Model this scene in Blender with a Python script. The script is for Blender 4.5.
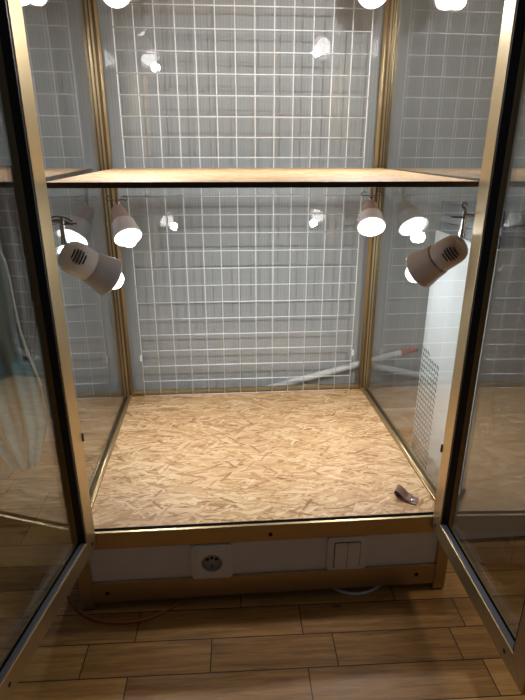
import bpy, bmesh, math, random
from mathutils import Vector, Matrix
random.seed(4)
PI = math.pi
S = bpy.context.scene
C = S.collection
for o in list(bpy.data.objects):
    bpy.data.objects.remove(o)

# ------------------------------------------------------------------ camera
cd = bpy.data.cameras.new('camera')
cam = bpy.data.objects.new('camera', cd)
C.objects.link(cam)
yaw, pitch = -0.0759, -0.3510
cam.location = (-0.0677, -1.4735, 0.6840)
cam.matrix_world = Matrix.Translation(cam.location) @ Matrix.Rotation(yaw, 4, 'Z') @ Matrix.Rotation(PI/2 + pitch, 4, 'X')
cd.sensor_fit = 'HORIZONTAL'
cd.sensor_width = 36
cd.lens = 36 * 508.5 / 525
cd.clip_start = 0.02
S.camera = cam

# ------------------------------------------------------------------ world and room light
w = bpy.data.worlds.new('room_air')
S.world = w
w.use_nodes = True
bg = w.node_tree.nodes['Background']
bg.inputs[0].default_value = (0.55, 0.62, 0.72, 1)
bg.inputs[1].default_value = 0.04
ld = bpy.data.lights.new('room_lamp', 'AREA')
ld.shape = 'DISK'
ld.size = 0.30
ld.energy = 5.2
ld.color = (1.0, 0.80, 0.58)
lo = bpy.data.objects.new('room_lamp', ld)
lo.location = (1.15, -0.66, 2.45)
C.objects.link(lo)
LAMP_W = 0.86          # power of each clip lamp
S.view_settings.view_transform = 'Standard'
S.view_settings.look = 'None'
S.view_settings.exposure = 0.7
S.view_settings.gamma = 1
S.view_settings.use_curve_mapping = False
S.cycles.transparent_max_bounces = 40
S.cycles.max_bounces = 14
S.cycles.glossy_bounces = 8
S.cycles.diffuse_bounces = 5

# ------------------------------------------------------------------ node helpers
class NT:
    def __init__(s, name):
        s.m = bpy.data.materials.new(name)
        s.m.use_nodes = True
        s.t = s.m.node_tree
        s.t.nodes.clear()
        s.out = s.t.nodes.new('ShaderNodeOutputMaterial')
    def n(s, typ, inputs=None, **kw):
        nd = s.t.nodes.new('ShaderNode' + typ)
        for k, v in kw.items():
            setattr(nd, k, v)
        for k, v in (inputs or {}).items():
            if isinstance(v, bpy.types.NodeSocket):
                s.t.links.new(v, nd.inputs[k])
            else:
                nd.inputs[k].default_value = v
        return nd
    def math(s, op, a, b=0.0, c=0.0):
        return s.n('Math', {0: a, 1: b, 2: c}, operation=op).outputs[0]
    def mix(s, f, a, b, typ='RGBA', blend='MIX'):
        nd = s.t.nodes.new('ShaderNodeMix')
        nd.data_type = typ
        if typ == 'RGBA':
            nd.blend_type = blend
            ia, ib, io = 6, 7, 2
        else:
            ia, ib, io = 2, 3, 0
        for i, v in ((0, f), (ia, a), (ib, b)):
            if isinstance(v, bpy.types.NodeSocket):
                s.t.links.new(v, nd.inputs[i])
            else:
                nd.inputs[i].default_value = v
        return nd.outputs[io]
    def ramp(s, f, stops, interp='LINEAR'):
        nd = s.n('ValToRGB', {0: f})
        cr = nd.color_ramp
        cr.interpolation = interp
        while len(cr.elements) > 1:
            cr.elements.remove(cr.elements[-1])
        cr.elements[0].position, cr.elements[0].color = stops[0][0], stops[0][1] + (1,)
        for p, c in stops[1:]:
            e = cr.elements.new(p)
            e.color = c + (1,)
        return nd.outputs[0]
    def bsdf(s, **kw):
        nd = s.n('BsdfPrincipled', {k.replace('_', ' '): v for k, v in kw.items()})
        s.t.links.new(nd.outputs[0], s.out.inputs[0])
        return nd

def plain(name, col, rough=0.5, metal=0.0, bump=0.0, bscale=300, var=0.06, vscale=25, spec=0.5):
    N = NT(name)
    co = N.n('TexCoord').outputs['Object']
    nz = N.n('TexNoise', {'Vector': co, 'Scale': vscale, 'Detail': 4.0}).outputs[0]
    c0 = tuple(max(0, x*(1-var)) for x in col) + (1,)
    c1 = tuple(min(1, x*(1+var)) for x in col) + (1,)
    base = N.mix(nz, c0, c1)
    b = N.bsdf(Base_Color=base, Roughness=rough, Metallic=metal)
    b.inputs['Specular IOR Level'].default_value = spec
    if bump:
        n2 = N.n('TexNoise', {'Vector': co, 'Scale': bscale, 'Detail': 3.0}).outputs[0]
        N.t.links.new(N.n('Bump', {'Height': n2, 'Strength': bump, 'Distance': 0.001}).outputs[0], b.inputs['Normal'])
    return N.m

def glass_mat(name, tint=(0.93, 0.95, 0.95), ior=1.72):
    """clear pane: each face reflects by Fresnel and lets the rest straight through"""
    N = NT(name)
    g = N.n('NewGeometry')
    iv = N.mix(g.outputs['Backfacing'], ior, 1/ior, 'FLOAT')
    fr = N.n('Fresnel', {'IOR': iv}).outputs[0]
    tr = N.n('BsdfTransparent', {'Color': tint + (1,)}).outputs[0]
    gl = N.n('BsdfGlossy', {'Color': (1, 1, 1, 1), 'Roughness': 0.0}).outputs[0]
    mx = N.n('MixShader', {0: fr, 1: tr, 2: gl}).outputs[0]
    N.t.links.new(mx, N.out.inputs[0])
    return N.m

def osb_mat(name, edge=False):
    """pressed wood strands: five layers of long random chips lying over one another"""
    N = NT(name)
    co = N.n('TexCoord').outputs['Object']
    wob = N.n('TexNoise', {'Vector': co, 'Scale': 14.0, 'Detail': 2.0}).outputs['Color']
    wv = N.n('VectorMath', {0: wob, 1: (0.5, 0.5, 0.5)}, operation='SUBTRACT').outputs[0]
    wv = N.n('VectorMath', {0: wv, 'Scale': 0.012}, operation='SCALE').outputs[0]
    co = N.n('VectorMath', {0: co, 1: wv}, operation='ADD').outputs[0]
    best = None; col = None; crack = None
    for i, (ang, sx, sy) in enumerate(((-30, 20, 120), (-11, 14, 100), (4, 12, 85), (18, 15, 110), (48, 24, 130), (-5, 22, 210), (27, 24, 190), (-58, 26, 150), (9, 20, 260), (-20, 22, 250))):
        rt = N.n('Mapping', {'Vector': co, 'Location': (i*3.7, i*1.9, 0), 'Rotation': (0, 0, math.radians(ang))}).outputs[0]
        mp = N.n('Mapping', {'Vector': rt, 'Scale': (sx, sy, 6)}).outputs[0]
        v = N.n('TexVoronoi', {'Vector': mp, 'Scale': 1.0, 'Randomness': 1.0}, voronoi_dimensions='2D', distance='CHEBYCHEV')
        sp = N.n('SeparateColor', {0: v.outputs['Color']}).outputs
        dist = v.outputs['Distance']
        prio = N.math('SUBTRACT', sp[0], N.math('MULTIPLY', dist, 0.35))
        gm = N.n('Mapping', {'Vector': rt, 'Scale': (30, 500, 20)}).outputs[0]
        gr = N.n('TexNoise', {'Vector': gm, 'Scale': 1.0, 'Detail': 3.0, 'Roughness': 0.6}).outputs[0]
        val = N.math('ADD', N.math('MULTIPLY', sp[1], 0.72), N.math('MULTIPLY', gr, 0.42))
        if best is None:
            best, col, crack = prio, val, dist
        else:
            up = N.math('GREATER_THAN', prio, best)
            col = N.mix(up, col, val, 'FLOAT')
            crack = N.mix(up, crack, dist, 'FLOAT')
            best = N.math('MAXIMUM', prio, best)
    c = N.ramp(col, [(0.12, (0.17, 0.085, 0.030)), (0.27, (0.38, 0.215, 0.088)), (0.46, (0.51, 0.325, 0.150)), (0.68, (0.60, 0.412, 0.218)), (0.90, (0.69, 0.52, 0.31)), (1.0, (0.75, 0.61, 0.41))])
    nz = N.n('TexNoise', {'Vector': co, 'Scale': 5.0, 'Detail': 3.0}).outputs[0]
    c = N.mix(N.math('MULTIPLY', nz, 0.35), c, (0.60, 0.33, 0.13, 1), 'RGBA', 'MULTIPLY')
    sk = N.n('TexVoronoi', {'Vector': N.n('Mapping', {'Vector': co, 'Scale': (13, 24, 10)}).outputs[0], 'Scale': 1.0}, voronoi_dimensions='2D').outputs
    knot = N.math('LESS_THAN', N.math('ADD', sk['Distance'], N.math('MULTIPLY', nz, 0.12)), 0.125)
    c = N.mix(N.math('MULTIPLY', knot, 0.6), c, (0.16, 0.075, 0.03, 1))
    b = N.bsdf(Base_Color=c, Roughness=0.55)
    hb = N.n('Bump', {'Height': N.math('ADD', best, N.math('MULTIPLY', col, 0.4)), 'Strength': 0.35, 'Distance': 0.0012}).outputs[0]
    N.t.links.new(hb, b.inputs['Normal'])
    return N.m

def parquet_mat(name):
    N = NT(name)
    co = N.n('TexCoord').outputs['Object']
    mp = N.n('Mapping', {'Vector': co, 'Location': (0.245, 0.7985, 0), 'Rotation': (0, 0, math.radians(1.2)), 'Scale': (1, 1, 1)}).outputs[0]
    br = N.n('TexBrick', {'Vector': mp, 'Color1': (0, 0, 0, 1), 'Color2': (1, 1, 1, 1), 'Mortar': (0.5, 0.5, 0.5, 1), 'Scale': 1.0,
        'Mortar Size': 0.0012, 'Mortar Smooth': 0.2, 'Bias': 0.0, 'Brick Width': 0.33, 'Row Height': 0.0715}, offset=0.37, offset_frequency=2, squash=0.72, squash_frequency=3)
    cell = N.n('SeparateColor', {0: br.outputs['Color']}).outputs[0]
    gm = N.n('Mapping', {'Vector': mp, 'Scale': (7, 95, 7)}).outputs[0]
    off = N.n('CombineXYZ', {0: N.math('MULTIPLY', cell, 9.0), 1: N.math('MULTIPLY', cell, 31.0), 2: 0.0}).outputs[0]
    gm = N.n('VectorMath', {0: gm, 1: off}, operation='ADD').outputs[0]
    g1 = N.n('TexNoise', {'Vector': gm, 'Scale': 1.0, 'Detail': 6.0, 'Roughness': 0.62, 'Distortion': 0.5}).outputs[0]
    gm2 = N.n('Mapping', {'Vector': mp, 'Scale': (40, 520, 7)}).outputs[0]
    g2 = N.n('TexNoise', {'Vector': gm2, 'Scale': 1.0, 'Detail': 2.0}).outputs[0]
    v = N.math('ADD', N.math('MULTIPLY', g1, 0.75), N.math('MULTIPLY', g2, 0.2))
    v = N.math('ADD', v, N.math('MULTIPLY', N.math('SUBTRACT', cell, 0.5), 0.32))
    c = N.ramp(v, [(0.15, (0.15, 0.068, 0.022)), (0.40, (0.36, 0.185, 0.055)), (0.58, (0.54, 0.295, 0.092)), (0.80, (0.66, 0.39, 0.145))])
    kn = N.n('TexVoronoi', {'Vector': N.n('Mapping', {'Vector': mp, 'Scale': (2.1, 4.6, 1)}).outputs[0], 'Scale': 1.0}, voronoi_dimensions='2D').outputs['Distance']
    kf = N.math('LESS_THAN', N.math('ADD', kn, N.math('MULTIPLY', g1, 0.05)), 0.045)
    c = N.mix(N.math('MULTIPLY', kf, 0.65), c, (0.05, 0.02, 0.008, 1))
    c = N.mix(br.outputs['Fac'], c, (0.035, 0.015, 0.007, 1))
    b = N.bsdf(Base_Color=c, Roughness=N.math('ADD', 0.36, N.math('MULTIPLY', g1, 0.16)))
    hb = N.n('Bump', {'Height': N.math('SUBTRACT', N.math('MULTIPLY', g2, 0.15), br.outputs['Fac']), 'Strength': 0.4, 'Distance': 0.0008}).outputs[0]
    N.t.links.new(hb, b.inputs['Normal'])
    return N.m

def wallpaper_mat(name):
    N = NT(name)
    co = N.n('TexCoord').outputs['Object']
    x = N.n('SeparateXYZ', {0: co}).outputs[0]
    st = N.math('SINE', N.math('MULTIPLY', x, 2*PI/0.0085))
    nz = N.n('TexNoise', {'Vector': N.n('Mapping', {'Vector': co, 'Scale': (160, 160, 3)}).outputs[0], 'Scale': 1.0, 'Detail': 2.0}).outputs[0]
    f = N.math('ADD', N.math('MULTIPLY', st, 0.22), nz)
    c = N.mix(f, (0.405, 0.425, 0.435, 1), (0.515, 0.535, 0.545, 1))
    b = N.bsdf(Base_Color=c, Roughness=0.7)
    hb = N.n('Bump', {'Height': f, 'Strength': 0.3, 'Distance': 0.0006}).outputs[0]
    N.t.links.new(hb, b.inputs['Normal'])
    return N.m

def emit_mat(name, col, st):
    N = NT(name)
    e = N.n('Emission', {'Color': col + (1,), 'Strength': st}).outputs[0]
    N.t.links.new(e, N.out.inputs[0])
    return N.m

def brass_mat(name, col=(0.50, 0.385, 0.215), rough=0.36):
    N = NT(name)
    co = N.n('TexCoord').outputs['Object']
    nz = N.n('TexNoise', {'Vector': N.n('Mapping', {'Vector': co, 'Scale': (350, 350, 9)}).outputs[0], 'Scale': 1.0, 'Detail': 3.0}).outputs[0]
    bl = N.n('TexNoise', {'Vector': co, 'Scale': 9.0, 'Detail': 3.0}).outputs[0]
    base = N.mix(bl, tuple(x*0.86 for x in col) + (1,), tuple(x*1.1 for x in col) + (1,))
    b = N.bsdf(Base_Color=base, Metallic=0.85, Roughness=N.math('ADD', rough - 0.06, N.math('MULTIPLY', nz, 0.14)))
    return N.m

def cloth_mat(name, col):
    N = NT(name)
    co = N.n('TexCoord').outputs['Object']
    wv = N.n('TexWave', {'Vector': co, 'Scale': 220.0, 'Distortion': 1.0}).outputs[1]
    nz = N.n('TexNoise', {'Vector': co, 'Scale': 8.0, 'Detail': 4.0}).outputs[0]
    f = N.math('ADD', N.math('MULTIPLY', wv, 0.25), N.math('MULTIPLY', nz, 0.75))
    base = N.mix(f, tuple(x*0.75 for x in col) + (1,), tuple(min(1, x*1.2) for x in col) + (1,))
    b = N.bsdf(Base_Color=base, Roughness=0.85)
    b.inputs['Sheen Weight'].default_value = 0.3
    return N.m

M = dict(
    brass=brass_mat('brushed_brass_aluminium'),
    gasket=plain('black_rubber', (0.006, 0.006, 0.009), 0.38),
    gasket_lit=plain('lit_black_rubber', (0.10, 0.11, 0.14), 0.3, var=0.1),  # black rubber with the light falling on it put into the colour
    seal=plain('matt_black_seal', (0.004, 0.004, 0.004), 1.0, spec=0.1),
    darkbrass=plain('dark_groove_brass', (0.13, 0.09, 0.045), 0.5, 0.7),
    glass=glass_mat('clear_glass'),
    doorglass=glass_mat('door_glass', (0.84, 0.865, 0.865), 1.8),
    backglass=glass_mat('thin_clear_glass', (0.97, 0.98, 0.98), 1.45),
    osb=osb_mat('strand_board'),
    osb_edge=plain('strand_board_dark_edge', (0.055, 0.030, 0.020), 0.8, var=0.4, vscale=90, bump=0.6),
    parquet=parquet_mat('oak_parquet'),
    wall=wallpaper_mat('ribbed_grey_wallpaper'),
    plaster=plain('plaster', (0.42, 0.41, 0.39), 0.8, bump=0.2),
    white=plain('white_board', (0.80, 0.765, 0.77), 0.5, bump=0.05),
    plastic=plain('white_switch_plastic', (0.82, 0.79, 0.77), 0.30, var=0.02),
    dark=plain('dark_hole', (0.01, 0.008, 0.007), 0.8),
    recess=plain('grey_socket_cup', (0.36, 0.36, 0.36), 0.35, var=0.03),
    wire=plain('white_coated_wire', (0.92, 0.955, 0.96), 0.35, var=0.02),
    lampw=plain('white_lamp_plastic', (0.93, 0.92, 0.95), 0.36, var=0.02),
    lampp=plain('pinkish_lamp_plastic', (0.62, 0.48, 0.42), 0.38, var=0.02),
    lampp_shaded=plain('shaded_lamp_plastic', (0.46, 0.37, 0.32), 0.36, var=0.02),  # pinkish lamp plastic darkened to paint in the shade on the right lamp
    shade=plain('grey_white_lamp_shade', (0.58, 0.58, 0.63), 0.34, var=0.02),
    chrome=plain('chrome', (0.72, 0.72, 0.74), 0.16, 1.0, var=0.03),
    steel=plain('dark_steel', (0.22, 0.20, 0.19), 0.35, 1.0, var=0.1),
    bulb=emit_mat('lit_bulb_glass', (1.0, 0.985, 0.95), 6.0),
    leather=plain('brown_leather', (0.17, 0.085, 0.06), 0.5, bump=0.4, bscale=700, var=0.2, vscale=120),
    machine=plain('white_painted_steel', (0.86, 0.89, 0.91), 0.4, var=0.02),
    grey=plain('grey_plastic', (0.22, 0.24, 0.27), 0.45, var=0.05),
    greyd=plain('dark_grey_plastic', (0.10, 0.11, 0.13), 0.5, var=0.05),
    pipe=plain('white_pipe', (0.74, 0.77, 0.80), 0.35, var=0.02),
    red=plain('red_plastic', (0.42, 0.07, 0.06), 0.4),
    orange=plain('orange_cable', (0.40, 0.13, 0.06), 0.45),
    teal=cloth_mat('teal_cloth', (0.27, 0.58, 0.68)),
    brownc=cloth_mat('brown_cloth', (0.075, 0.045, 0.032)),
    trimc=cloth_mat('pale_cord', (0.6, 0.6, 0.52)),
    brownp=plain('brown_plastic', (0.07, 0.045, 0.03), 0.4),
)

# ------------------------------------------------------------------ mesh helpers (world coordinates)
def box(bm, a, b, bev=0.0):
    x0, y0, z0 = a; x1, y1, z1 = b
    r = bmesh.ops.create_cube(bm, size=1.0)
    vs = r['verts']
    for v in vs:
        v.co = Vector(((x0+x1)/2 + v.co.x*(x1-x0), (y0+y1)/2 + v.co.y*(y1-y0), (z0+z1)/2 + v.co.z*(z1-z0)))
    if bev:
        es = set()
        for v in vs:
            es.update(v.link_edges)
        bmesh.ops.bevel(bm, geom=list(es), offset=bev, segments=2, affect='EDGES', profile=0.6)
    return bm

def frame_of(d):
    d = Vector(d).normalized()
    up = Vector((0, 0, 1)) if abs(d.z) < 0.95 else Vector((0, 1, 0))
    s = d.cross(up).normalized()
    return d, s, s.cross(d)

def tube(bm, pts, r, seg=8, cap=True):
    pts = [Vector(p) for p in pts]
    rings = []
    s = None
    for i, p in enumerate(pts):
        d = (pts[min(i+1, len(pts)-1)] - pts[max(i-1, 0)]).normalized()
        if s is None:
            _, s, u = frame_of(d)
        else:
            s = (s - d*s.dot(d)).normalized()
            u = s.cross(d)
        rr = r[i] if isinstance(r, (list, tuple)) else r
        rings.append([bm.verts.new(p + (s*math.cos(2*PI*k/seg) + u*math.sin(2*PI*k/seg))*rr) for k in range(seg)])
    for a, b in zip(rings, rings[1:]):
        for k in range(seg):
            bm.faces.new((a[k], a[(k+1) % seg], b[(k+1) % seg], b[k]))
    if cap:
        bm.faces.new(rings[0][::-1]); bm.faces.new(rings[-1])
    return bm

def lathe(bm, org, d, prof, seg=32, cap0=True, cap1=True):
    org = Vector(org)
    d, s, u = frame_of(d)
    rings = []
    for t, r in prof:
        rings.append([bm.verts.new(org + d*t + (s*math.cos(2*PI*k/seg) + u*math.sin(2*PI*k/seg))*max(r, 1e-5)) for k in range(seg)])
    for a, b in zip(rings, rings[1:]):
        for k in range(seg):
            bm.faces.new((a[k], a[(k+1) % seg], b[(k+1) % seg], b[k]))
    if cap0: bm.faces.new(rings[0][::-1])
    if cap1: bm.faces.new(rings[-1])
    return bm

def curve(pts, n=8):
    P = [Vector(p) for p in pts]
    P = [P[0]*2 - P[1]] + P + [P[-1]*2 - P[-2]]
    out = []
    for i in range(1, len(P)-2):
        for k in range(n):
            t = k/n
            a, b, c, d = P[i-1], P[i], P[i+1], P[i+2]
            out.append(0.5*((2*b) + (c-a)*t + (2*a-5*b+4*c-d)*t*t + (3*b-a-3*c+d)*t**3))
    out.append(P[-2])
    return out

def root_of(p):
    v = Vector((0, 0, 0)) if p is None else None
    return p

WORLD = {}
def empty(name, loc, label, cat, group=None):
    o = bpy.data.objects.new(name, None)
    o.empty_display_size = 0.05
    C.objects.link(o)
    o.matrix_world = Matrix.Translation(loc)
    WORLD[o.name] = Matrix.Translation(loc)
    o['label'] = label; o['category'] = cat
    if group: o['group'] = group
    return o

def obj(name, bm, mat, parent=None, smooth=False, label=None, cat=None, group=None, kind=None, org=None, bev=0.0):
    """link a bmesh given in world coordinates; its origin goes to org (default: base centre)"""
    bmesh.ops.recalc_face_normals(bm, faces=bm.faces)
    top_ = parent
    while top_ is not None and top_.parent is not None: top_ = top_.parent
    if name == 'deck_board' or (top_ is not None and top_.name.startswith('display_cabinet')):
        for v in bm.verts:                                    # the cabinet stands very slightly out of square
            v.co.x -= 0.009*min(1.0, max(0.0, (v.co.y + 0.61)/0.6))
    xs = [v.co for v in bm.verts]
    lo_ = Vector((min(v.x for v in xs), min(v.y for v in xs), min(v.z for v in xs)))
    hi_ = Vector((max(v.x for v in xs), max(v.y for v in xs), max(v.z for v in xs)))
    org = Vector(org) if org is not None else Vector(((lo_.x+hi_.x)/2, (lo_.y+hi_.y)/2, lo_.z))
    bmesh.ops.translate(bm, verts=bm.verts, vec=-org)
    me = bpy.data.meshes.new(name)
    bm.to_mesh(me); bm.free()
    if smooth:
        for p in me.polygons: p.use_smooth = True
    o = bpy.data.objects.new(name, me)
    me.materials.append(mat)
    C.objects.link(o)
    mw = Matrix.Translation(org)
    WORLD[o.name] = mw
    if parent is not None:
        o.parent = parent
        o.matrix_local = WORLD[parent.name].inverted() @ mw
    else:
        o.matrix_world = mw
    if smooth == 'auto':
        md = o.modifiers.new('edges', 'EDGE_SPLIT'); md.split_angle = math.radians(38)
    if bev:
        md = o.modifiers.new('bevel', 'BEVEL'); md.width = bev; md.segments = 2; md.limit_method = 'ANGLE'
    for k, v in (('label', label), ('category', cat), ('group', group), ('kind', kind)):
        if v: o[k] = v
    return o

nb = bmesh.new

# ------------------------------------------------------------------ the room
FZ = -0.192
WY = 0.085
obj('floor', box(nb(), (-2.2, -3.2, FZ-0.05), (2.2, WY+0.1, FZ)), M['parquet'], kind='structure', org=(0, 0, FZ))
obj('wall_back', box(nb(), (-2.2, WY, FZ), (2.2, WY+0.1, 2.6)), M['wall'], kind='structure', org=(0, WY, FZ))
obj('wall_left', box(nb(), (-2.3, -3.2, FZ), (-2.2, WY+0.1, 2.6)), M['plaster'], kind='structure')
obj('wall_right', box(nb(), (2.2, -3.2, FZ), (2.3, WY+0.1, 2.6)), M['plaster'], kind='structure')
obj('baseboard_back', box(nb(), (-2.2, WY-0.014, FZ), (2.2, WY, FZ+0.075), 0.003), M['white'], kind='structure')

# ------------------------------------------------------------------ the cabinet
XL, XR = -0.380, 0.394      # outer faces
XM = (XL+XR)/2
PT = 0.026                  # post width
YF, YB = -0.640, 0.022      # front and back faces
ZT = 1.72
cab = empty('display_cabinet', (XM, (YF+YB)/2, FZ), 'brass framed glass display cabinet with its two doors swung open on a parquet floor', 'display cabinet')
def post(x0, x1, y0, y1):
    bm = nb()
    box(bm, (x0, y0, FZ+0.004), (x1, y1, ZT), 0.0022)
    p = obj('post', bm, M['brass'], cab)
    f = nb(); box(f, (x0+.003, y0+.003, FZ), (x1-.003, y1-.003, FZ+0.004))
    obj('foot_pad', f, M['gasket'], p)
    return p
post(XL, XL+PT, YF, YF+PT); post(XR-PT, XR, YF, YF+PT)
rp1 = post(XL, XL+PT, YB-0.040, YB); rp2 = post(XR-PT, XR, YB-0.040, YB)
for rp, sgn, x in ((rp1, 1, XL+PT), (rp2, -1, XR-PT)):         # ribs of the rear post profile
    for dy in (-0.031, -0.019):
        b_ = nb(); tube(b_, [(x+sgn*0.0005, YB+dy, 0.015), (x+sgn*0.0005, YB+dy, ZT-0.03)], 0.0032, 10)
        obj('post_rib', b_, M['brass'], rp, smooth=True)
for rp, x0, x1 in ((rp1, XL, XL+PT), (rp2, XR-PT, XR)):
    for q, hw in ((0.12, 0.0028), (0.46, 0.0016), (0.85, 0.0034)):
        b_ = nb(); box(b_, (x0+PT*q-hw, YB-0.0404, 0.012), (x0+PT*q+hw, YB-0.0396, ZT-0.03))
        obj('groove', b_, M['darkbrass'], rp)
for x0, x1, z in ((XL+PT, XL+PT+0.013, 0.632), (XR-PT-0.010, XR-PT, 0.604)):   # shelf pins
    b_ = nb(); tube(b_, [(x0, YF+0.010, z), (x1, YF+0.010, z)], 0.0065, 14)
    obj('shelf_pin', b_, M['brownp'], cab, smooth='auto')
# front rails
up = obj('upper_front_rail', box(nb(), (XL+PT, YF+.001, -0.036), (XR-PT, YF+0.020, -0.001), 0.0015), M['brass'], cab)
obj('rail_lip', box(nb(), (XL+PT, YF+.0005, -0.001), (XR-PT, YF+0.0065, 0.0035), 0.0008), M['brass'], up)
obj('seal_strip', box(nb(), (XL+PT, YF+0.0065, -0.001), (XR-PT, YF+0.0175, 0.0012)), M['seal'], up)
lw = obj('lower_front_rail', box(nb(), (XL+PT, YF+.001, -0.173), (XR-PT, YF+0.020, -0.122), 0.0015), M['brass'], cab)
for x, y, z, p in ((0.012, YF, -0.020, up), (-0.325, YF, -0.148, lw), (0.328, YF, -0.146, lw)):
    bm = nb(); lathe(bm, (x, y-0.0002, z), (0, 1, 0), [(0, 0.0042), (0.0012, 0.0042)], 16)
    obj('screw', bm, M['dark'], p)
# side and back rails
for s, x0, x1 in ((-1, XL, XL+0.022), (1, XR-0.022, XR)):
    r = obj('side_rail', box(nb(), (x0, YF+PT, -0.036), (x1, YB-0.040, 0.006), 0.002), M['brass'], cab)
    xm = x0+0.017 if s < 0 else x1-0.017
    obj('rail_bead', tube(nb(), [(xm, YF+PT, 0.0075), (xm, YB-0.040, 0.0075)], 0.0035, 10), M['brass'], r, smooth=True)
    xg = x0+0.009 if s < 0 else x1-0.009
    obj('seal_strip', box(nb(), (xg-0.0042, YF+PT, 0.006), (xg+0.0042, YB-0.040, 0.0078)), M['darkbrass'], r)
    obj('side_rail', box(nb(), (x0, YF+PT, -0.173), (x1, YB-0.040, -0.122), 0.002), M['brass'], cab)
    obj('side_rail', box(nb(), (x0, YF+PT, ZT-0.03), (x1, YB-0.040, ZT), 0.002), M['brass'], cab)
    obj('plinth_panel', box(nb(), (x0+0.008, YF+PT, -0.122), (x1-0.008, YB-0.040, -0.036)), M['white'], cab)
obj('back_rail', box(nb(), (XL+PT, 0.004, -0.036), (XR-PT, YB, 0.012), 0.002), M['brass'], cab)
obj('back_rail', box(nb(), (XL+PT, 0.004, ZT-0.03), (XR-PT, YB, ZT), 0.002), M['brass'], cab)
obj('top_front_rail', box(nb(), (XL+PT, YF, ZT-0.03), (XR-PT, YF+0.02, ZT), 0.002), M['brass'], cab)
obj('plinth_panel', box(nb(), (XL+PT, YF+0.007, -0.122), (XR-PT, YF+0.017, -0.036)), M['white'], cab, label='white board between the two front rails')
obj('roof_panel', box(nb(), (XL+0.002, YF+0.002, ZT), (XR-0.002, YB-0.002, ZT+0.012)), M['white'], cab)
obj('bottom_panel', box(nb(), (XL+0.023, YF+PT, -0.036), (XR-0.023, YB-0.042, -0.012)), M['white'], cab)
# fixed panes
for x in (XL+0.009, XR-0.009):
    obj('side_pane', box(nb(), (x-0.002, YF+PT, 0.007), (x+0.002, YB-0.040, ZT-0.03)), M['glass'], cab)
obj('back_pane', box(nb(), (XL+PT, 0.0130, 0.012), (XR-PT, 0.0170, ZT-0.03)), M['backglass'], cab)

# doors: local frame u = along the width away from the hinge, t = thickness
def door(hx, hy, ang, s):
    """hinge edge at (hx,hy); the door runs to the camera; s=+1: inner face looks to +X"""
    zb, zt, wd, th, fw = -0.024, ZT-0.005, 0.356, 0.0205, 0.036
    ud = Vector((math.sin(ang), -math.cos(ang), 0))
    td = Vector((-s*math.cos(ang), -s*math.sin(ang), 0))      # from the inner face outwards
    R = Matrix((( ud.x, td.x, 0), (ud.y, td.y, 0), (0, 0, 1))).to_4x4()
    T = Matrix.Translation((hx, hy, 0)) @ R
    def X(bm):
        bmesh.ops.transform(bm, matrix=T, verts=bm.verts); return bm
    bm = nb()                                                 # mitred frame
    def bar(a, b, c, d):
        lo4 = [bm.verts.new((p[0], 0, p[1])) for p in (a, b, c, d)]
        hi4 = [bm.verts.new((p[0], th, p[1])) for p in (a, b, c, d)]
        bm.faces.new(lo4); bm.faces.new(hi4[::-1])
        for k in range(4):
            bm.faces.new((lo4[k], hi4[k], hi4[(k+1) % 4], lo4[(k+1) % 4]))
    O = [(0, zb), (wd, zb), (wd, zt), (0, zt)]
    I = [(fw, zb+fw), (wd-fw, zb+fw), (wd-fw, zt-fw), (fw, zt-fw)]
    for k in range(4):
        bar(O[k], O[(k+1) % 4], I[(k+1) % 4], I[k])
    f = obj('door', X(bm), M['brass'], cab, bev=0.0012)
    # rubber all round the pane, set back a hair from the inner face
    bm = nb()
    g0, g1, gw = 0.0015, 0.0160, 0.0035
    box(bm, (fw-0.0005, g0, zb+fw), (fw+gw, g1, zt-fw)); box(bm, (wd-fw-gw, g0, zb+fw), (wd-fw+0.0005, g1, zt-fw))
    box(bm, (fw, g0+0.0006, zt-fw-gw), (wd-fw, g1-0.0006, zt-fw+0.0005))
    obj('gasket', X(bm), M['gasket'], f)
    bm = nb(); box(bm, (fw+gw, g0+0.0010, zb+fw-0.0005), (wd-fw-gw, g1-0.0050, zb+fw+0.0025), 0.0006)
    obj('lit_gasket_strip', X(bm), M['gasket_lit'], f, label='black rubber along the bottom of the pane, painted blue grey as if lit')
    bm = nb(); box(bm, (fw+gw, g1-0.0048, zb+fw-0.0005), (wd-fw-gw, g1-0.0002, zb+fw+0.0015))
    obj('gasket', X(bm), M['seal'], f)
    bm = nb(); box(bm, (fw-0.004, g1, zb+fw-0.004), (wd-fw+0.004, g1+0.0035, zt-fw+0.004))
    obj('door_pane', X(bm), M['doorglass'], f)
    for u, z in ((0.018, zb+0.019), (wd-0.055, zb+0.018)):
        bm = nb(); lathe(bm, (u, -0.0004, z), (0, 1, 0), [(0, 0.0036), (0.0016, 0.0036)], 14)
        obj('screw', X(bm), M['dark'], f)
    for z in (0.21 if s > 0 else 0.155, 1.3):                                    # hinge knuckles between post and door
        bm = nb(); tube(bm, [(-0.001, -0.001, z), (-0.001, -0.001, z+0.016)], 0.0018, 10)
        obj('hinge', X(bm), M['darkbrass'], f, smooth='auto')
    return f
door(-0.3325, -0.640, math.radians(-10), +1)
door(0.3470, -0.638, math.radians(-1.6), -1)

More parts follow.
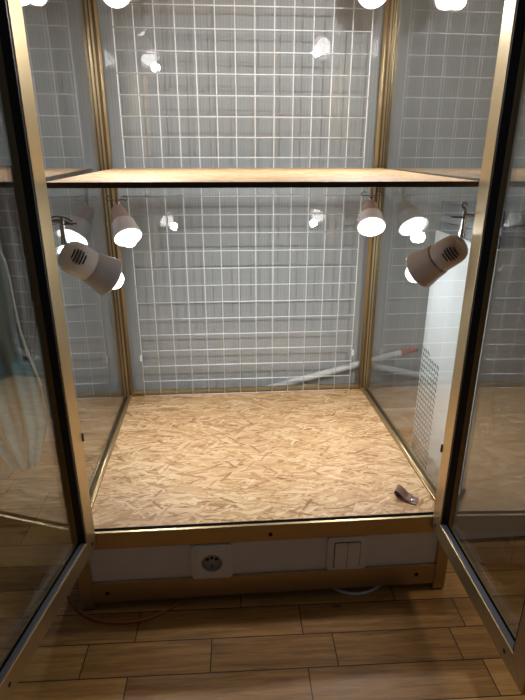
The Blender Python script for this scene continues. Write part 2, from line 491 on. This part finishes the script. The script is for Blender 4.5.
# boards
obj('deck_board', box(nb(), (XL+0.0225, YF+0.0180, -0.0115), (XR-0.0225, -0.0032, 0.0015), 0.0008), M['osb'], None,
    label='square strand board covering the cabinet bottom, with a leather tab on it', cat='wood board')
def shelf_board(z0, z1, yf, label, xr):
    bm = nb()
    box(bm, (-0.350, yf, 0), (xr, -0.0195, 0.0095), 0.0006)
    sh = (z1-z0)/(-0.02-yf)
    for v in bm.verts: v.co.z += z0 + (v.co.y-yf)*sh
    s = obj('shelf_board', bm, M['osb'], None, label=label, cat='shelf')
    bm = nb()
    box(bm, (-0.3498, yf-0.0012, 0.0004), (xr-0.0002, yf-0.0001, 0.0092))
    for v in bm.verts: v.co.z += z0
    obj('front_edge', bm, M['osb_edge'], s, label='dark brown front edge of the board')
    return s
shelf_board(0.6468, 0.6638, -0.596, 'thin strand board shelf with a dark front edge, the lamps hang beneath it', 0.3672)
shelf_board(1.165, 1.165, -0.585, 'topmost strand board shelf above the frame of the photo', 0.3615)

# wire grid at the back
bm = nb()
gz = 0.0
NR = 32
for i in range(14):
    x = -0.325 + 0.05*i
    tube(bm, [(x, 0, 0.0), (x, 0, 0.05*NR)], 0.0014 if 0 < i < 13 else 0.0016, 8)
for k in range(NR+1):
    z = 0.05*k if k else 0.001
    tube(bm, [(-0.325, -0.0030, z), (0.325, -0.0030, z)], 0.0014, 8)
gr = obj('wire_grid', bm, M['wire'], None, smooth=True, label='tall white wire grid panel standing against the back pane of the cabinet', cat='wire grid')
for x in (-0.3285, 0.3285):
    b_ = nb(); box(b_, (x-0.0022, -0.0055, 0.118), (x+0.0022, 0.0028, 0.136), 0.0008)
    obj('clip', b_, M['wire'], gr)

# ------------------------------------------------------------------ outlet and switch
def rrect(bm, cx, cz, w, h, r, y0, y1, seg=5):
    pts = []
    for sx, sz, a0 in ((1, 1, 0), (-1, 1, 90), (-1, -1, 180), (1, -1, 270)):
        for k in range(seg+1):
            a = math.radians(a0 + 90*k/seg)
            pts.append((cx + sx*(w/2-r) + r*math.cos(a), cz + sz*(h/2-r) + r*math.sin(a)))
    a = [bm.verts.new((x, y0, z)) for x, z in pts]
    b = [bm.verts.new((x, y1, z)) for x, z in pts]
    bm.faces.new(a); bm.faces.new(b[::-1])
    n = len(pts)
    for k in range(n):
        bm.faces.new((a[k], b[k], b[(k+1) % n], a[(k+1) % n]))
    return bm
YP = YF + 0.007
cz = -0.080
ox = -0.108
r_ = empty('power_outlet', (ox, YP, cz-0.04), 'white wall power outlet with a round recess, mounted on the white plinth board', 'power outlet')
def holed(cx, cz_, w, h, r, rad, y0, y1):
    """rounded plate with a round hole"""
    bm = nb(); seg = 7
    out = []
    for sx_, sz_, a0 in ((1, 1, 0), (-1, 1, 90), (-1, -1, 180), (1, -1, 270)):
        for k in range(seg+1):
            a = math.radians(a0 + 90*k/seg)
            out.append((cx + sx_*(w/2-r) + r*math.cos(a), cz_ + sz_*(h/2-r) + r*math.sin(a)))
    n = len(out)
    inn = [(cx + rad*math.cos(2*PI*(k-0.5)/n + 0.11), cz_ + rad*math.sin(2*PI*(k-0.5)/n + 0.11)) for k in range(n)]
    v = [[bm.verts.new((x, y, z)) for x, z in ring] for ring, y in ((out, y0), (inn, y0), (inn, y1), (out, y1))]
    for a, b in ((0, 1), (1, 2), (2, 3), (3, 0)):
        for k in range(n):
            bm.faces.new((v[a][k], v[a][(k+1) % n], v[b][(k+1) % n], v[b][k]))
    return bm
obj('frame', holed(ox, cz, 0.083, 0.083, 0.007, 0.0212, YP-0.009, YP), M['plastic'], r_)
obj('cover_plate', holed(ox, cz, 0.062, 0.068, 0.006, 0.0205, YP-0.0125, YP-0.0091), M['plastic'], r_)
cup = nb()
lathe(cup, (ox, YP-0.0132, cz), (0, 1, 0), [(0.0006, 0.0216), (0, 0.0210), (0, 0.0200), (0.0009, 0.0194), (0.0062, 0.0188), (0.0064, 0.001)], 36, False, True)
obj('socket_cup', cup, M['recess'], r_, smooth='auto')
hb = nb()
for dx, dz, rr in ((-0.0092, 0.0085, 0.0037), (0.0092, 0.0085, 0.0037), (0, 0.0120, 0.0034)):
    lathe(hb, (ox+dx, YP-0.0071, cz+dz-0.003), (0, 1, 0), [(0, rr), (0.0002, rr)], 16)
obj('pin_hole', hb, M['dark'], r_)
sc = nb()
lathe(sc, (ox, YP-0.0073, cz-0.0115), (0, 1, 0), [(0, 0.0042), (0.0005, 0.0042)], 16)
obj('earth_contact', sc, M['steel'], r_)

sx = 0.172
r_ = empty('light_switch', (sx, YP, cz-0.04), 'white double rocker light switch mounted on the white plinth board', 'light switch')
obj('frame', rrect(nb(), sx, cz+0.002, 0.083, 0.083, 0.007, YP-0.009, YP), M['plastic'], r_, bev=0.002)
obj('backing', rrect(nb(), sx, cz, 0.0555, 0.0655, 0.003, YP-0.0096, YP-0.0091), M['dark'], r_)
for s in (-1, 1):
    bm = rrect(nb(), sx+s*0.0134, cz, 0.0258, 0.063, 0.002, YP-0.0135, YP-0.0097)
    for v in bm.verts:
        if v.co.y < YP-0.012: v.co.y += 0.0016*abs((v.co.z-cz)/0.0315)*(1 if v.co.z < cz else 0.2)
    obj('rocker', bm, M['plastic'], r_, bev=0.001)

# ------------------------------------------------------------------ clip lamps
def clip_lamp(back, front, top, kind, label, mats, power=1.0, slots=None, slim=1.0, hook=True):
    back, front = Vector(back), Vector(front)
    d = (front-back).normalized()
    L = (front-back).length
    k = L/0.125
    top = Vector(top)
    root = empty('clip_lamp', top, label, 'lamp', 'white spot lamps clipped inside the cabinet')
    R0 = 0.0300
    prof = [(0.000, 0.002), (0.0015, 0.010), (0.005, 0.0185), (0.011, 0.0248), (0.019, 0.0285), (0.032, R0), (0.050, 0.0297), (0.068, 0.0285), (0.084, 0.0268)]
    h = obj('housing', lathe(nb(), back, d, [(t*k, r*(slim + (1-slim)*max(0, (t-0.03)/0.06))) for t, r in prof], 36, True, False), M[mats[0]], root, smooth=True)
    prof2 = [(0.068, 0.0290), (0.072, 0.0300), (0.088, 0.0312), (0.104, 0.0340), (0.114, 0.0362), (0.122, 0.0370), (0.1255, 0.0352), (0.112, 0.0315), (0.096, 0.0280), (0.090, 0.020)]
    obj('shade', lathe(nb(), back, d, [(t*k, r) for t, r in prof2], 36, False, False), M[mats[1]], root, smooth='auto')
    pb = [(0.092, 0.019), (0.104, 0.0240), (0.118, 0.0232), (0.132, 0.0195), (0.144, 0.0155), (0.152, 0.0115), (0.155, 0.006), (0.156, 0.001)]
    b = obj('bulb', lathe(nb(), back, d, [(t*k, r*1.12) for t, r in pb], 32, True, True), M['bulb'], root, smooth=True)
    # round louvre of slots on the flanks of the housing
    dd, s, u = frame_of(d)
    sl = slots if slots is not None else [(0, -1, 0.2)]
    for an in sl:
        nrm = Vector(an); nrm = (nrm - d*nrm.dot(d)).normalized()
        tg = d.cross(nrm).normalized()
        c = back + d*(0.0235*k)
        bm = nb()
        for j in range(-2, 3):
            hl = 0.0130*math.sqrt(max(0.15, 1-(j/2.6)**2))
            q = c + d*(j*0.0056)
            pts = []
            for m in range(7):
                t = -hl + 2*hl*m/6
                a = t/R0
                pts.append(q + nrm*(math.cos(a)*(R0+0.0001)) + tg*(math.sin(a)*(R0+0.0001)))
            tube(bm, pts, 0.0013, 6)
        obj('vent_slots', bm, M['dark'], h)
    # bracket: chrome stem with a wing screw
    att = back + d*((0.018 if kind == 'shelf' else 0.009)*k)
    kn = att + Vector((0, 0, 0.006 + 0.024*slim))
    bm = nb(); tube(bm, [att + Vector((0, 0, 0.016*slim)), kn], 0.0055, 12)
    obj('joint', bm, M['chrome'], root, smooth='auto')
    bm = nb()
    if kind == 'shelf':
        tube(bm, curve([kn, (kn+top)/2 + Vector((0.001, 0, 0)), top - Vector((0, 0, 0.006))]), 0.0052, 10)
        obj('stem', bm, M['chrome'], root, smooth='auto')
        bm = nb(); box(bm, top + Vector((-0.012, -0.012, -0.006)), top + Vector((0.012, 0.012, -0.0006)), 0.0012)
        obj('clamp_plate', bm, M['chrome'], root)
        for sg in (-1, 1):
            bm = nb()
            p0 = kn + Vector((sg*0.004, -0.004, 0.004))
            tube(bm, curve([p0, p0 + Vector((sg*0.010, -0.001, 0.002)), p0 + Vector((sg*0.019, -0.001, 0.000)), p0 + Vector((sg*0.023, -0.001, 0.006)), p0 + Vector((sg*0.017, -0.001, 0.011)), p0 + Vector((sg*0.010, -0.001, 0.008))]), 0.0014, 8)
            obj('wing_screw', bm, M['steel'], root, smooth=True)
    else:
        tube(bm, [kn, Vector((kn.x, kn.y, top.z))], 0.0042, 10)
        obj('stem', bm, M['chrome'], root, smooth='auto')
        bm = nb(); tube(bm, [(kn.x, kn.y, top.z-0.006), top + Vector((0, 0, -0.006))], 0.0032, 10)
        obj('clamp_arm', bm, M['steel'], root, smooth='auto')
        sg = -1 if top.x > 0 else 1
        bm = nb(); tube(bm, [(kn.x, kn.y-0.002, top.z-0.010), (kn.x+sg*0.026, kn.y-0.004, top.z-0.009)], [0.0022, 0.0013], 8)
        obj('wing_screw', bm, M['steel'], root, smooth=True)
        if not hook:
            for dz in (0, -0.006):
                bm = nb(); c0 = Vector((kn.x-0.018, kn.y, top.z+dz))
                tube(bm, curve([c0, c0+Vector((0.010, -0.002, 0.003)), c0+Vector((0.024, -0.002, 0.001)), c0+Vector((0.036, 0, -0.006))]), 0.0016, 8)
                obj('wire_loop', bm, M['steel'], root, smooth=True)
        bm = nb(); c0 = Vector((kn.x, kn.y, top.z))
        if not hook:
            sg = 0.3
        tube(bm, curve([c0, c0+Vector((0, 0, 0.004)), c0+Vector((sg*0.006, 0, 0.008)), c0+Vector((sg*0.005, 0, 0.014)), c0+Vector((0, 0, 0.014)), c0+Vector((-sg*0.003, 0, 0.010))]) if hook else [c0, c0+Vector((0, 0, 0.002))], 0.0016, 8)
        obj('hook', bm, M['steel'], root, smooth=True)
    l = bpy.data.lights.new('bulb_light', 'SPOT')
    l.energy = LAMP_W*power*4
    l.spot_size = math.radians(150); l.spot_blend = 0.9
    l.shadow_soft_size = 0.014
    l.color = (0.985, 0.985, 1.0)
    lob = bpy.data.objects.new('bulb_light', l)
    C.objects.link(lob)
    lob.parent = root
    mw = Matrix.Translation(back + d*(0.176*k)) @ (-d).to_track_quat('Z', 'Y').to_matrix().to_4x4()
    lob.matrix_local = WORLD[root.name].inverted() @ mw
    return root

def pt(p, q, t): return tuple(a+(b-a)*t for a, b in zip(p, q))
SH = 0.6600
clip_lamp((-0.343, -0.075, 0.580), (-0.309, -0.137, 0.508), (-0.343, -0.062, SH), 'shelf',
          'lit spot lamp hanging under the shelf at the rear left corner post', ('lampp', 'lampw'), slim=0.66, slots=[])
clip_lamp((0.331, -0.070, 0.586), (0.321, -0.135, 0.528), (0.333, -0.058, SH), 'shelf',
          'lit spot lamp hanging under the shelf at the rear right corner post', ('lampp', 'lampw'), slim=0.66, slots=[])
clip_lamp((-0.3480, -0.560, 0.541), (-0.281, -0.512, 0.484), (-0.3610, -0.617, 0.597), 'post',
          'white lamp with grey shade by the left door, seen from behind with its round vent', ('lampw', 'shade'), slots=[(0.25, -1, 0.42)], hook=False)
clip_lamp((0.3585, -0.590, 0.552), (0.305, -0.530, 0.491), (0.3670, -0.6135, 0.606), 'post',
          'pinkish lamp by the right door, seen from behind, shadow put into its colour', ('lampp_shaded', 'lampp_shaded'), slots=[(-0.3, -1, 0.1)], slim=0.9)
clip_lamp((-0.320, -0.075, 1.095), (-0.286, -0.137, 1.040), (-0.322, -0.062, 1.165), 'shelf',
          'glaring lamp at the top edge of the photo, left of the grid', ('lampp', 'lampw'), 1.75, slim=0.66, slots=[])
clip_lamp((0.298, -0.070, 1.105), (0.286, -0.135, 1.050), (0.300, -0.058, 1.165), 'shelf',
          'glaring lamp at the top edge of the photo, right of the grid', ('lampp', 'lampw'), 1.75, slim=0.66, slots=[])
clip_lamp((-0.345, -0.54, 1.090), (-0.300, -0.49, 1.020), (-0.3610, -0.617, 1.145), 'post',
          'front left lamp of the upper tier, above the frame and seen only in the glass', ('lampw', 'shade'))
clip_lamp((0.345, -0.54, 1.100), (0.285, -0.46, 1.055), (0.3670, -0.6155, 1.145), 'post',
          'front right lamp of the upper tier, above the frame and seen only in the glass', ('lampp', 'lampp'))

# ------------------------------------------------------------------ small things
# folded leather tab with a snap
r_ = empty('leather_tab', (0.315, -0.573, 0.0015), 'small folded brown leather tab with a metal snap on the strand board', 'leather tab')
def strip(pts, w, th, wd):
    bm = nb(); P = curve(pts, 6); wd = Vector(wd).normalized()
    rows = []
    for i, p in enumerate(P):
        t = (P[min(i+1, len(P)-1)] - P[max(i-1, 0)]).normalized()
        n = t.cross(wd).normalized()
        ww = w[0] + (w[1]-w[0])*i/(len(P)-1) if isinstance(w, tuple) else w
        rows.append([bm.verts.new(p + wd*a*ww/2 + n*b*th/2) for a, b in ((-1, -1), (1, -1), (1, 1), (-1, 1))])
    for a, b in zip(rows, rows[1:]):
        for k in range(4): bm.faces.new((a[k], a[(k+1) % 4], b[(k+1) % 4], b[k]))
    bm.faces.new(rows[0][::-1]); bm.faces.new(rows[-1])
    return bm
z0 = 0.0031
obj('strap', strip([(0.333, -0.588, z0), (0.320, -0.580, z0), (0.309, -0.573, z0+0.001), (0.299, -0.566, z0+0.006), (0.294, -0.562, z0+0.0135), (0.297, -0.560, z0+0.0165), (0.305, -0.566, z0+0.0125), (0.314, -0.574, z0+0.0045), (0.322, -0.580, z0+0.0026)], 0.027, 0.0022, (0.55, 0.83, 0)), M['leather'], r_, smooth='auto')
bm = nb(); lathe(bm, (0.3255, -0.5825, z0+0.0008), (0, 0, 1), [(0, 0.0046), (0.0014, 0.0044), (0.0018, 0.0030), (0.0008, 0.0022)], 20)
obj('snap', bm, M['chrome'], r_, smooth='auto')

zc = FZ + 0.0035
obj('orange_cable', tube(nb(), curve([(-0.440, -0.500, zc), (-0.430, -0.575, zc), (-0.398, -0.628, zc), (-0.340, -0.668, zc), (-0.262, -0.675, zc), (-0.205, -0.652, zc), (-0.150, -0.598, zc), (-0.08, -0.48, zc), (-0.02, -0.30, zc)]), 0.0032, 10), M['orange'], None, smooth=True,
    label='thin orange cable looping out from under the left end of the cabinet', cat='cable')
obj('white_cable', tube(nb(), curve([(0.10, -0.44, zc), (0.125, -0.56, zc), (0.150, -0.617, zc), (0.195, -0.640, zc), (0.245, -0.628, zc), (0.285, -0.585, zc), (0.30, -0.45, zc)]), 0.003, 10), M['pipe'], None, smooth=True,
    label='white cable looping out under the lower rail near the right end', cat='cable')

# pipe behind the glass
r_ = empty('slanting_pipe', (0.2, 0.05, -0.02), 'pale plastic pipe with a red end slanting up behind the back pane', 'pipe')
obj('pipe_body', tube(nb(), [(0.02, 0.050, -0.022), (0.505, 0.050, 0.103)], 0.0105, 14), M['pipe'], r_, smooth='auto')
obj('pipe_end', tube(nb(), [(0.503, 0.050, 0.1025), (0.555, 0.050, 0.116)], [0.0115, 0.0095], 14), M['red'], r_, smooth='auto', label='red pipe end')

# white machine on the right
mx0, mx1, my0, my1, mz = 0.470, 0.800, -0.505, -0.195, 0.525
r_ = empty('white_appliance', ((mx0+mx1)/2, (my0+my1)/2, FZ), 'tall white metal appliance with slotted air holes beside the right glass wall', 'appliance')
mb = obj('casing', box(nb(), (mx0, my0, FZ+0.012), (mx1, my1, mz), 0.004), M['machine'], r_)
bm = nb()
for i in range(26):
    zc_ = 0.215 - i*0.0155
    for j in range(7):
        yy = -0.205 - 0.0165*j
        zz = zc_ - 0.0
        if yy < my0+0.02: continue
        if zz > 0.225 - 0.02*j*0.2: continue
        a = Vector((mx0-0.0003, yy, zz)); b = Vector((mx0-0.0003, yy-0.0115, zz-0.008))
        tube(bm, [a, b], 0.0016, 6)
obj('air_slots', bm, M['dark'], mb)
for x in (mx0+0.03, mx1-0.03):
    for y in (my0+0.03, my1-0.03):
        bm = nb(); lathe(bm, (x, y, FZ), (0, 0, 1), [(0, 0.014), (0.012, 0.012)], 16)
        obj('foot', bm, M['gasket'], r_)
r_ = empty('grey_case', ((mx0+mx1)/2, -0.35, mz), 'flat grey case with ribbed sides lying on the white appliance', 'case')
obj('case_body', box(nb(), (mx0+0.003, my0+0.003, mz+0.0003), (mx1-0.01, my1-0.01, mz+0.024), 0.003), M['greyd'], r_)
obj('case_band', box(nb(), (mx0+0.006, my0+0.006, mz+0.0242), (mx1-0.012, my1-0.012, mz+0.044), 0.003), M['grey'], r_)
obj('case_lid', box(nb(), (mx0+0.002, my0+0.002, mz+0.0442), (mx1-0.01, my1-0.01, mz+0.073), 0.003), M['greyd'], r_)

# teal cloth hanging on the left
def drape(profile, y, amp, th, seed, nf, mat, name, parent, label=None):
    """profile: list of (z, xleft, xright); folds run down the cloth"""
    random.seed(seed)
    bm = nb(); n = 48
    ph = [random.uniform(0, 6) for _ in range(3)]
    fr_, bk = [], []
    for z, xl, xr in profile:
        f, g = [], []
        for i in range(n+1):
            t = i/n
            yy = y + amp*(math.sin(t*nf*2*PI + ph[0] + z*1.5) + 0.5*math.sin(t*nf*4.3*PI + ph[1] + z*3))*(0.6+0.4*math.sin(z*5+ph[2]))
            x = xl + (xr-xl)*t
            f.append(bm.verts.new((x, yy, z))); g.append(bm.verts.new((x, yy+th, z)))
        fr_.append(f); bk.append(g)
    for a, b in zip(fr_, fr_[1:]):
        for i in range(n): bm.faces.new((a[i], a[i+1], b[i+1], b[i]))
    for a, b in zip(bk, bk[1:]):
        for i in range(n): bm.faces.new((a[i], b[i], b[i+1], a[i+1]))
    for a, b in ((fr_[0], bk[0]), (fr_[-1], bk[-1])):
        for i in range(n): bm.faces.new((a[i], b[i], b[i+1], a[i+1]))
    for i in (0, n):
        for k in range(len(profile)-1): bm.faces.new((fr_[k][i], fr_[k+1][i], bk[k+1][i], bk[k][i]))
    return obj(name, bm, mat, parent, smooth=True, label=label)
def interp(pr, n=26):
    out = []
    for k in range(n+1):
        z = pr[0][0] + (pr[-1][0]-pr[0][0])*k/n
        for a, b in zip(pr, pr[1:]):
            if b[0] <= z <= a[0] or a[0] <= z <= b[0]:
                t = (z-a[0])/(b[0]-a[0]); out.append((z, a[1]+(b[1]-a[1])*t, a[2]+(b[2]-a[2])*t)); break
    return out
r_ = empty('hanging_garment', (-0.66, -0.12, FZ), 'teal cloth garment with dark lining hanging outside the left glass wall', 'garment')
drape(interp([(0.74, -0.86, -0.66), (0.56, -0.84, -0.60), (0.30, -0.82, -0.612), (0.12, -0.82, -0.580), (-0.02, -0.795, -0.580), (-0.12, -0.72, -0.615), (FZ+0.004, -0.675, -0.640)]), -0.15, 0.011, 0.004, 3, 3.2, M['teal'], 'outer_cloth', r_)
drape(interp([(0.68, -0.635, -0.535), (0.55, -0.610, -0.520), (0.40, -0.602, -0.530), (0.27, -0.605, -0.560), (0.20, -0.600, -0.575)]), -0.185, 0.007, 0.004, 8, 2.0, M['brownc'], 'lining', r_, label='dark brown folds in front of the teal cloth')
obj('cord', tube(nb(), curve([(-0.70, -0.180, 0.60), (-0.640, -0.205, 0.53), (-0.600, -0.205, 0.48), (-0.592, -0.205, 0.42), (-0.588, -0.205, 0.30), (-0.575, -0.200, 0.20), (-0.560, -0.196, 0.13)]), 0.0035, 8), M['trimc'], r_, smooth=True, label='pale cord')
bm = nb(); tube(bm, [(-0.70, -0.13, 0.64), (-0.70, -0.13, 0.70), (-0.70, WY-0.002, 0.70)], 0.005, 8)
obj('hanging_hook', bm, M['steel'], r_, smooth='auto')
